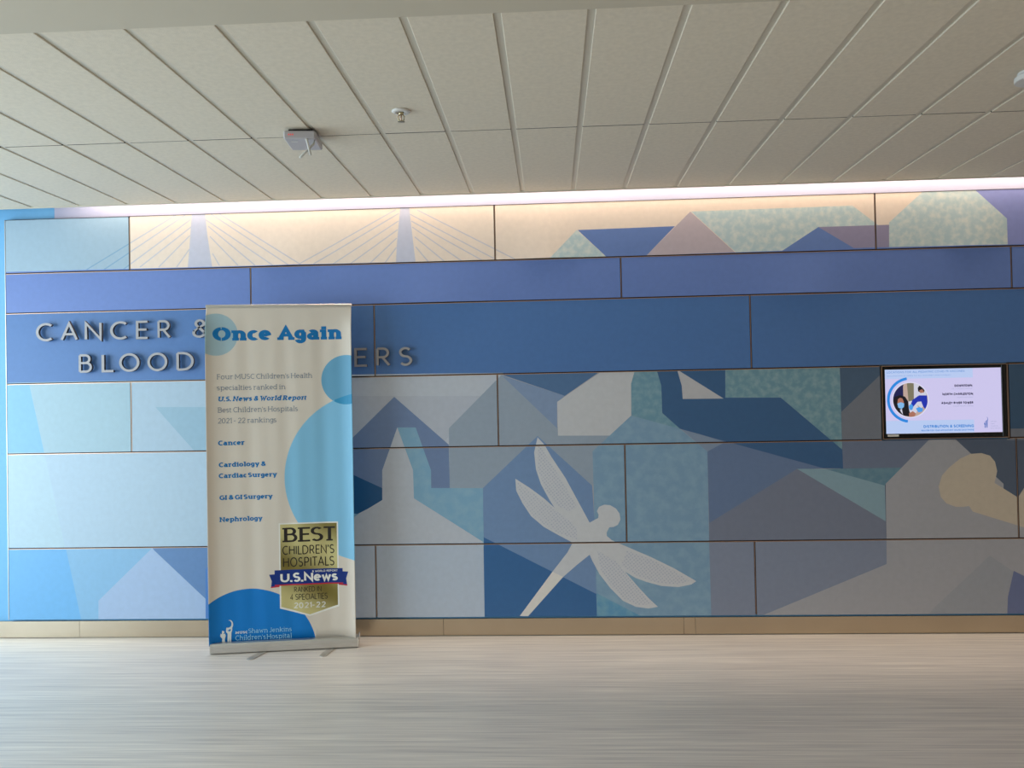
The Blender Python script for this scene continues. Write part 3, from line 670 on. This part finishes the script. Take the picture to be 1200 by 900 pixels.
clipc('s_skin', [(-.1,.78),(.12,.66),(.3,.8),(.2,1.0),(-.1,1.0)])
clipc('s_black', [(.44,-.7),(.56,-.86),(.74,-.8),(.84,-.6),(.8,-.45),(.6,-.42),(.46,-.5)])
clipc('s_skin', [(.52,-.55),(.7,-.62),(.8,-.45),(.74,-.36),(.6,-.36)])
clipc('s_paper', [(.56,-.38),(.76,-.42),(.8,-.28),(.64,-.24)])
clipc('s_sleeve', [(.5,-.26),(.96,-.25),(.99,.3),(.88,.62),(.72,.4),(.62,.1),(.4,.12),(.16,.4),(.0,.3),(.12,.0)])
clipc('s_glove', [(-.08,.3),(.08,.24),(.16,.4),(.1,.58),(-.02,.6),(-.1,.46)])
clipc('s_glove', [(.3,.5),(.5,.42),(.72,.52),(.66,.7),(.44,.74)])
vs, fs, of = subdivide([p for _, p in SH_])
b = MB()
for f, o in zip(fs, of):
    if o: b.add([(vs[j].x, .0145, vs[j].y) for j in f], [(0,1,2)], SH_[max(o)][0])
me = b.mesh('screen'); scro = link('screen', me, tv)
if True:
    import bmesh
    bm = bmesh.new(); bm.from_mesh(me)
    bmesh.ops.remove_doubles(bm, verts=bm.verts, dist=1e-6)
    for f in bm.faces:
        if f.normal.y > 0: f.normal_flip()
    bm.to_mesh(me); bm.free()
b = MB()
def stext(s, u0, u1, v, hh, m, wx=.17, wy=.17, **k):
    x, z = sp(u0, v)
    for q in text(s, x, z, hh*SH, (u1-u0)*SW, wx, wy, finely=False, **k): b.add([(p[0], .0142, p[1]) for p in q], [(0,1,2,3)], m)
stext("LOCATIONS FOR ALL PEDIATRIC COVID-19 VACCINES", .02, .69, .058, .032, 's_head')
stext("VACCINATION IS OPEN TO ALL CHILDREN AND FAMILIES", .02, .57, .108, .016, 's_head', .13, .13)
stext("DOWNTOWN", .60, .752, .288, .038, 's_text', .34, .3); stext("SITE AT CHILDRENS HOSPITAL", .575, .752, .325, .014, 's_sub', .13, .13)
stext("NORTH CHARLESTON", .495, .757, .418, .038, 's_text', .34, .3); stext("NORTHWOODS", .62, .757, .46, .016, 's_sub', .13, .13)
stext("ASHLEY RIVER TOWER", .483, .757, .555, .038, 's_text', .34, .3); stext("COURTENAY DRIVE", .585, .757, .595, .016, 's_sub', .13, .13)
stext("DISTRIBUTION & SCREENING", .325, .757, .918, .044, 's_blue', .26, .24); stext("REGISTER FOR YOUR APPOINTMENT ONLINE OR BY PHONE", .305, .757, .970, .024, 's_blue', .2, .2)
for k in range(4): stext(["SHAWN JENKINS", "CHILDRENS", "HOSPITAL", "MUSC HEALTH"][k], .90, [.955, .935, .965, .98][k], .842+k*.035, .014, 's_sub', .15, .15)
b.build('screen_lettering', scro, recalc=False)
# hospital emblem: two raised figures below a crescent, reused on slide and banner
def emblem():
    fig = []
    cres = [(.60+.22*cos(radians(a)), .80+.20*sin(radians(a))) for a in range(-110, 111, 20)]+[(.52+.20*cos(radians(a)), .83+.155*sin(radians(a))) for a in range(95, -96, -19)]
    fig.append(cres)
    fig.append([(.44,0),(.46,.42),(.36,.50),(.38,.66),(.44,.70),(.46,.56),(.58,.50),(.66,.56),(.68,.70),(.76,.72),(.76,.56),(.70,.44),(.68,.0),(.60,0),(.58,.25),(.54,0)])
    fig.append([(.50+.07*cos(radians(a)), .62+.055*sin(radians(a))) for a in range(0, 360, 30)])
    fig.append([(.08,0),(.12,.22),(.0,.34),(.03,.46),(.10,.40),(.12,.56),(.18,.56),(.20,.42),(.30,.44),(.34,.34),(.28,.20),(.30,0)])
    fig.append([(.20+.06*cos(radians(a)), .50+.05*sin(radians(a))) for a in range(0, 360, 30)])
    return fig
from mathutils.geometry import tessellate_polygon
def flat(b, poly, m, f3):
    for t in tessellate_polygon([[Vector((p[0], p[1], 0)) for p in poly]]): b.add([f3(*poly[j]) for j in t], [(0,1,2)], m)
b = MB()
ex, ez = sp(.845, .93)
for fg in emblem(): flat(b, [(ex+x*.055*SW*.75, ez+y*.165*SH) for x, y in fg], 's_logo', lambda x, z: (x, .0142, z))
b.build('screen_emblem', scro, recalc=False)

# ================================================================== RETRACTABLE BANNER
ban = bpy.data.objects.new('retractable_banner', None); COL.objects.link(ban)
ban.location = (-2.0246, -.3027, 0); ban.rotation_euler[2] = radians(8.4506)
ban['label'] = 'tall cream and blue retractable banner headed Once Again on a silver base'; ban['category'] = 'banner'
BX0, BX1, BZ0, BZ1 = -.010, .836, .050, 2.046
def by(x, z):
    t = 2*(x-BX0)/(BX1-BX0)-1; q = (z-BZ0)/(BZ1-BZ0)
    flatn = min(1, (1-q)*9)*min(1, q*6+.25)
    y = -.042*abs(t)**8*min(1, (1-q)*14)
    y += flatn*(.0016*sin(x*30+.8)+.0009*sin(x*57+q*2.0)+.0007*sin(x*16-q*5))
    return y
Bs = [('b_sheet', [(BX0,BZ0),(BX1,BZ0),(BX1,BZ1),(BX0,BZ1)])]
Bs.append(('b_c1', ring(.045, 1.875, .125))); Bs.append(('b_c2', ring(.800, 1.595, .148))); Bs.append(('b_c3', ring(.933, 1.013, .505, 120)))
# overlap lens of circles two and three
r2 = ring(.800, 1.595, .148, 120)
lens = [p for p in r2 if math.hypot(p[0]-.933, p[1]-1.013) < .505]
arc3 = sorted([p for p in ring(.933, 1.013, .505, 240) if math.hypot(p[0]-.800, p[1]-1.595) < .148], key=lambda p: -p[0])
lens = sorted(lens, key=lambda p: p[0]); Bs.append(('b_c23', lens+arc3))
Bs.append(('b_c4', ring(.216, -.0195, .387, 120)))
def inset(pts, d):
    cx = sum(p[0] for p in pts)/len(pts); cz = sum(p[1] for p in pts)/len(pts)
    return [(p[0]+math.copysign(d, cx-p[0])*(abs(p[0]-cx) > .02), p[1]+math.copysign(d*(1.15 if p[1] < cz else 1), cz-p[1])) for p in pts]
bad = [(.390,.748),(.738,.748),(.738,.243),(.564,.191),(.390,.243)]
Bs += [('b_white', bad), ('b_goldgrad', inset(bad, .008))]
Bs += [('b_navy', [(.330,.4457),(.3628,.4467),(.3894,.44),(.3894,.372),(.3398,.3668),(.3449,.407)]), ('b_navy', [(.757,.4509),(.7948,.4494),(.7816,.4091),(.7879,.3656),(.735,.372),(.735,.44)])]
Bs += [('b_red', [(.339,.373),(.3894,.3775),(.3894,.3705),(.3398,.366)]), ('b_red', [(.7405,.3775),(.788,.372),(.788,.365),(.7405,.3705)])]
Bs += [('b_red', [(.362,.388),(.763,.388),(.763,.377),(.362,.377)]), ('b_navy', [(.362,.470),(.761,.470),(.763,.3845),(.362,.3845)])]
def clipb(p): return [(min(max(x, BX0), BX1), min(max(z, BZ0), BZ1)) for x, z in p]
def sh_clip(p):  # Sutherland-Hodgman against the sheet
    for ax, lim, sg in ((0, BX0, 1), (0, BX1, -1), (1, BZ0, 1), (1, BZ1, -1)):
        o = []
        for k in range(len(p)):
            a, c = p[k-1], p[k]; ia = (a[ax]-lim)*sg >= 0; ic = (c[ax]-lim)*sg >= 0
            if ia != ic:
                t = (lim-a[ax])/(c[ax]-a[ax]); o.append((a[0]+(c[0]-a[0])*t, a[1]+(c[1]-a[1])*t))
            if ic: o.append(c)
        p = o
    return p
Bs = [(m, sh_clip(p)) for m, p in Bs]
ex_ = []
for k in range(1, 140): x = BX0+(BX1-BX0)*k/140; ex_.append(((x, BZ0), (x, BZ1)))
for z in (.12, .25, .45, .8, 1.2, 1.5, 1.75, 1.83, 1.9, 1.96, 2.0, 2.025): ex_.append(((BX0, z), (BX1, z)))
vs, fs, of = subdivide([p for _, p in Bs], ex_)
b = MB(); b.v = [(v.x, by(v.x, v.y), v.y) for v in vs]
for f, o in zip(fs, of):
    if o: b.f.append(list(f)); b.m.append(b.mi(Bs[max(o)][0])); b.sm.append(True)
sheet_me = b.mesh('banner_sheet'); sheet = link('banner_sheet', sheet_me, ban)
md = sheet.modifiers.new('thickness', 'SOLIDIFY'); md.thickness = .0012; md.offset = 1
import bmesh
bm = bmesh.new(); bm.from_mesh(sheet_me)
for f in bm.faces:
    if f.normal.y > 0: f.normal_flip()
bm.to_mesh(sheet_me); bm.free()
md.offset = -1
def on(x, z, d=.0007): return (x, by(x, z)-d, z)
def btext(b, s, x, z, w, h, m, wx, wy, **k):
    for q in text(s, x, z, h, w, wx, wy, **k): b.add([on(*p) for p in q], [(0,1,2,3)], m)
for wd_, xa_, wdt in (('Once', .028, .335), ('Again', .398, .380)):
    hd = MB(); btext(hd, wd_, xa_, 1.838, wdt, .081, 'b_ink', .38, .22, serif=True, sl=.05, gap=.05)
    if wd_ == 'Once':   # stencil cut through the capital
        hd.add([on(.0755+dx, z_, .0012) for dx, z_ in ((-.002, 1.834), (.002, 1.834), (.002, 1.922), (-.002, 1.922))], [(0,1,2,3)], 'b_c1')
    hd.build('heading_word', sheet, recalc=False)
tx = MB(); L_ = dict(serif=True, sl=.07, gap=.09, space=.28)
for s, x, z, w, h in (("Four MUSC Children's Health", .048, 1.610, .551, .030), ('specialties ranked in', .048, 1.545, .393, .030), ("Best Children's Hospitals", .051, 1.413, .461, .031), ('2021 - 22 rankings', .050, 1.349, .336, .031)):
    btext(tx, s, x, z, w, h, 'b_gray', .11, .10, **L_)
tx.build('body_lettering', sheet, recalc=False)
tb = MB()
btext(tb, 'U.S. News & World Report', .051, 1.479, .511, .029, 'b_ink', .28, .21, serif=True, shear=.22, sl=.08, gap=.07, space=.25)
for s, x, z, w, h in (('Cancer', .050, 1.219, .149, .029), ('Cardiology &', .052, 1.091, .269, .028), ('Cardiac Surgery', .051, 1.026, .334, .028), ('GI & GI Surgery', .053, .897, .305, .028), ('Nephrology', .052, .768, .245, .028)):
    btext(tb, s, x, z, w, h, 'b_ink', .30, .21, serif=True, sl=.06, gap=.05, space=.22)
tb.build('specialty_lettering', sheet, recalc=False)
bd = MB()
btext(bd, 'BEST', .410, .634, .304, .086, 'b_black', .20, .12, serif=True, sl=.10, gap=.03)
btext(bd, "CHILDREN'S", .409, .559, .304, .054, 'b_black', .15, .11, gap=.16)
btext(bd, 'HOSPITALS', .412, .486, .300, .057, 'b_black', .15, .11, gap=.16)
btext(bd, 'U.S.News', .395, .397, .337, .055, 'b_white', .25, .20, gap=.05)
btext(bd, '& WORLD REPORT', .580, .450, .150, .012, 'b_white', .2, .18, gap=.2)
btext(bd, 'RANKED IN', .474, .335, .160, .032, 'b_black', .14, .11, gap=.12)
btext(bd, '4 SPECIALTIES', .449, .289, .220, .036, 'b_black', .14, .11, gap=.12)
btext(bd, '2021-22', .469, .240, .188, .034, 'b_silver', .17, .15, gap=.13)
bd.build('badge_lettering', sheet, recalc=False)
lg = MB()
for fg in emblem(): flat(lg, [(.047+x*.088, .052+y*.138) for x, y in fg], 'b_logo', on)
btext(lg, 'MUSC', .131, .106, .070, .014, 'b_logo', .26, .22, serif=True, gap=.12)
btext(lg, 'Shawn Jenkins', .206, .106, .250, .027, 'b_pale', .12, .11, serif=True, sl=.06, gap=.10, space=.3)
btext(lg, "Children's Hospital", .131, .067, .325, .029, 'b_pale', .12, .11, serif=True, sl=.06, gap=.10, space=.12)
lg.build('hospital_logo', sheet, recalc=False)
# top rail, pole, base, end caps, feet
b = MB(); b.box(-.013, .839, -.007, .008, 2.034, 2.052, 'silver', bev=.002); b.build('top_rail', ban)
MB().lathe([(.0, 0), (.009, 0), (.009, 1.978), (0, 1.978)], 'silver', (.413, .026, .056), 16).build('support_pole', ban)
prof = [(-.045, .010), (-.045, .030), (-.0435, .0315), (-.0435, .0335), (-.045, .035), (-.043, .052), (-.034, .061), (-.012, .065), (-.008, .058), (.008, .058), (.012, .065), (.034, .062), (.044, .050), (.046, .012), (.040, .005), (-.040, .005)]
b = MB()
n = len(prof); pv = [(x, y, z) for x in (-.001, .845) for y, z in prof]
b.add(pv, [(k, (k+1) % n, n+(k+1) % n, n+k) for k in range(n)], 'silver')
base = b.build('base', ban)
for (xa, xb) in ((-.0065, -.0011), (.8451, .8505)):
    b = MB(); pv = [(x, y*1.02, .0045+(z-.0045)*1.03) for x in (xa, xb) for y, z in ((-.045,.010),(-.045,.035),(-.043,.052),(-.034,.061),(.034,.062),(.044,.050),(.046,.012),(.040,.005),(-.040,.005))]; n = 9
    b.add(pv, [(k, (k+1) % n, n+(k+1) % n, n+k) for k in range(n)]+[list(range(n))[::-1], list(range(n, 2*n))], 'silver_bright' if xa < 0 else 'silver_bright'); b.build('end_cap', ban)
MB().box(.8506, .857, -.012, .012, .040, .082, 'silver_bright', bev=.002).build('tension_knob', ban, label='small bright metal knob at the right end of the base')
for (x, ang) in ((.312, -22), (.700, -14)):
    b = MB(); pts = []
    T = Matrix.Translation((x, 0, 0)) @ Matrix.Rotation(radians(ang), 4, 'Z')
    n = 10; vs_ = [(-.021, .10), (-.021, -.165)]+[(.021*cos(radians(180+180*k/n)), -.165+.021*sin(radians(180+180*k/n))) for k in range(1, n)]+[(.021, -.165), (.021, .10)]
    N_ = len(vs_); P_ = [T @ Vector((a, c, z)) for z in (.0005, .0045) for a, c in vs_]
    b.add(P_, [(k, (k+1) % N_, N_+(k+1) % N_, N_+k) for k in range(N_)]+[list(range(N_)), list(range(N_, 2*N_))], 'silver'); b.build('foot', ban)

# ================================================================== CEILING DEVICES
ap = bpy.data.objects.new('wireless_access_point', None); COL.objects.link(ap); ap.location = (-1.128, -1.31, H); ap.rotation_euler[2] = radians(5.5)
ap['label'] = 'grey ceiling box with two rod antennas and red lights near the grid line'; ap['category'] = 'access point'
MB().box(-.072, .072, -.088, .088, -.052, -.014, 'device_gray', bev=.006).build('housing', ap)
MB().box(-.055, .055, -.06, .06, -.0139, -.0005, 'black_plastic').build('mounting_plate', ap, label='dark mounting plate')
b = MB()
for k in range(3): b.box(-.050+k*.009, -.045+k*.009, -.0895, -.0881, -.036, -.030, 'led_red')
b.build('indicator_light', ap, label='red indicator lights')
MB().box(-.045, -.015, -.05, -.042, -.0535, -.0521, 'white_plastic').build('sticker', ap)
for pts in (((.030, -.080, -.050), (.034, -.084, -.062), (.050, -.092, -.128)), ((.066, -.06, -.036), (.060, -.066, -.070), (.004, -.100, -.142))):
    MB().tube(pts, .0055, 'white_plastic').build('antenna', ap)
spk = bpy.data.objects.new('fire_sprinkler', None); COL.objects.link(spk); spk.location = (-.6242, -1.556, H)
spk['label'] = 'small brass and white pendent sprinkler head in a ceiling tile'; spk['category'] = 'sprinkler'
MB().lathe([(0, -.0002), (.040, -.0002), (.041, -.003), (.034, -.008), (.020, -.010), (.019, -.004), (.0, -.004)], 'white_plastic').build('escutcheon', spk)
MB().lathe([(0, -.0045), (.011, -.0045), (.011, -.016), (.007, -.018), (0, -.018)], 'brass', n=16).build('body', spk)
b = MB()
for s_ in (-1, 1): b.tube([(s_*.007, 0, -.016), (s_*.014, 0, -.026), (s_*.012, 0, -.038), (s_*.002, 0, -.045)], .0025, 'brass')
b.build('yoke', spk)
MB().lathe([(0, -.018), (.0028, -.020), (.0028, -.040), (0, -.041)], 'led_red' if False else 'bronze', n=10).build('bulb', spk)
b = MB(); n = 16
b.lathe([(0, -.045), (.014, -.0455), (.016, -.047), (.014, -.0475), (0, -.0475)], 'brass', n=16); b.build('deflector', spk)
sd = bpy.data.objects.new('smoke_detector', None); COL.objects.link(sd); sd.location = (1.922, -1.735, H)
sd['label'] = 'round white smoke detector cut by the right edge of the frame'; sd['category'] = 'detector'
MB().lathe([(0, -.0002), (.058, -.0002), (.060, -.004), (.058, -.012), (.0, -.012)], 'white_plastic', n=48).build('mounting_ring', sd)
MB().lathe([(0, -.0121), (.050, -.0121), (.050, -.018), (.069, -.0182), (.071, -.020), (.071, -.036), (.069, -.0385), (.0, -.0390)], 'white_plastic', n=48, smooth=False).build('detector_head', sd)
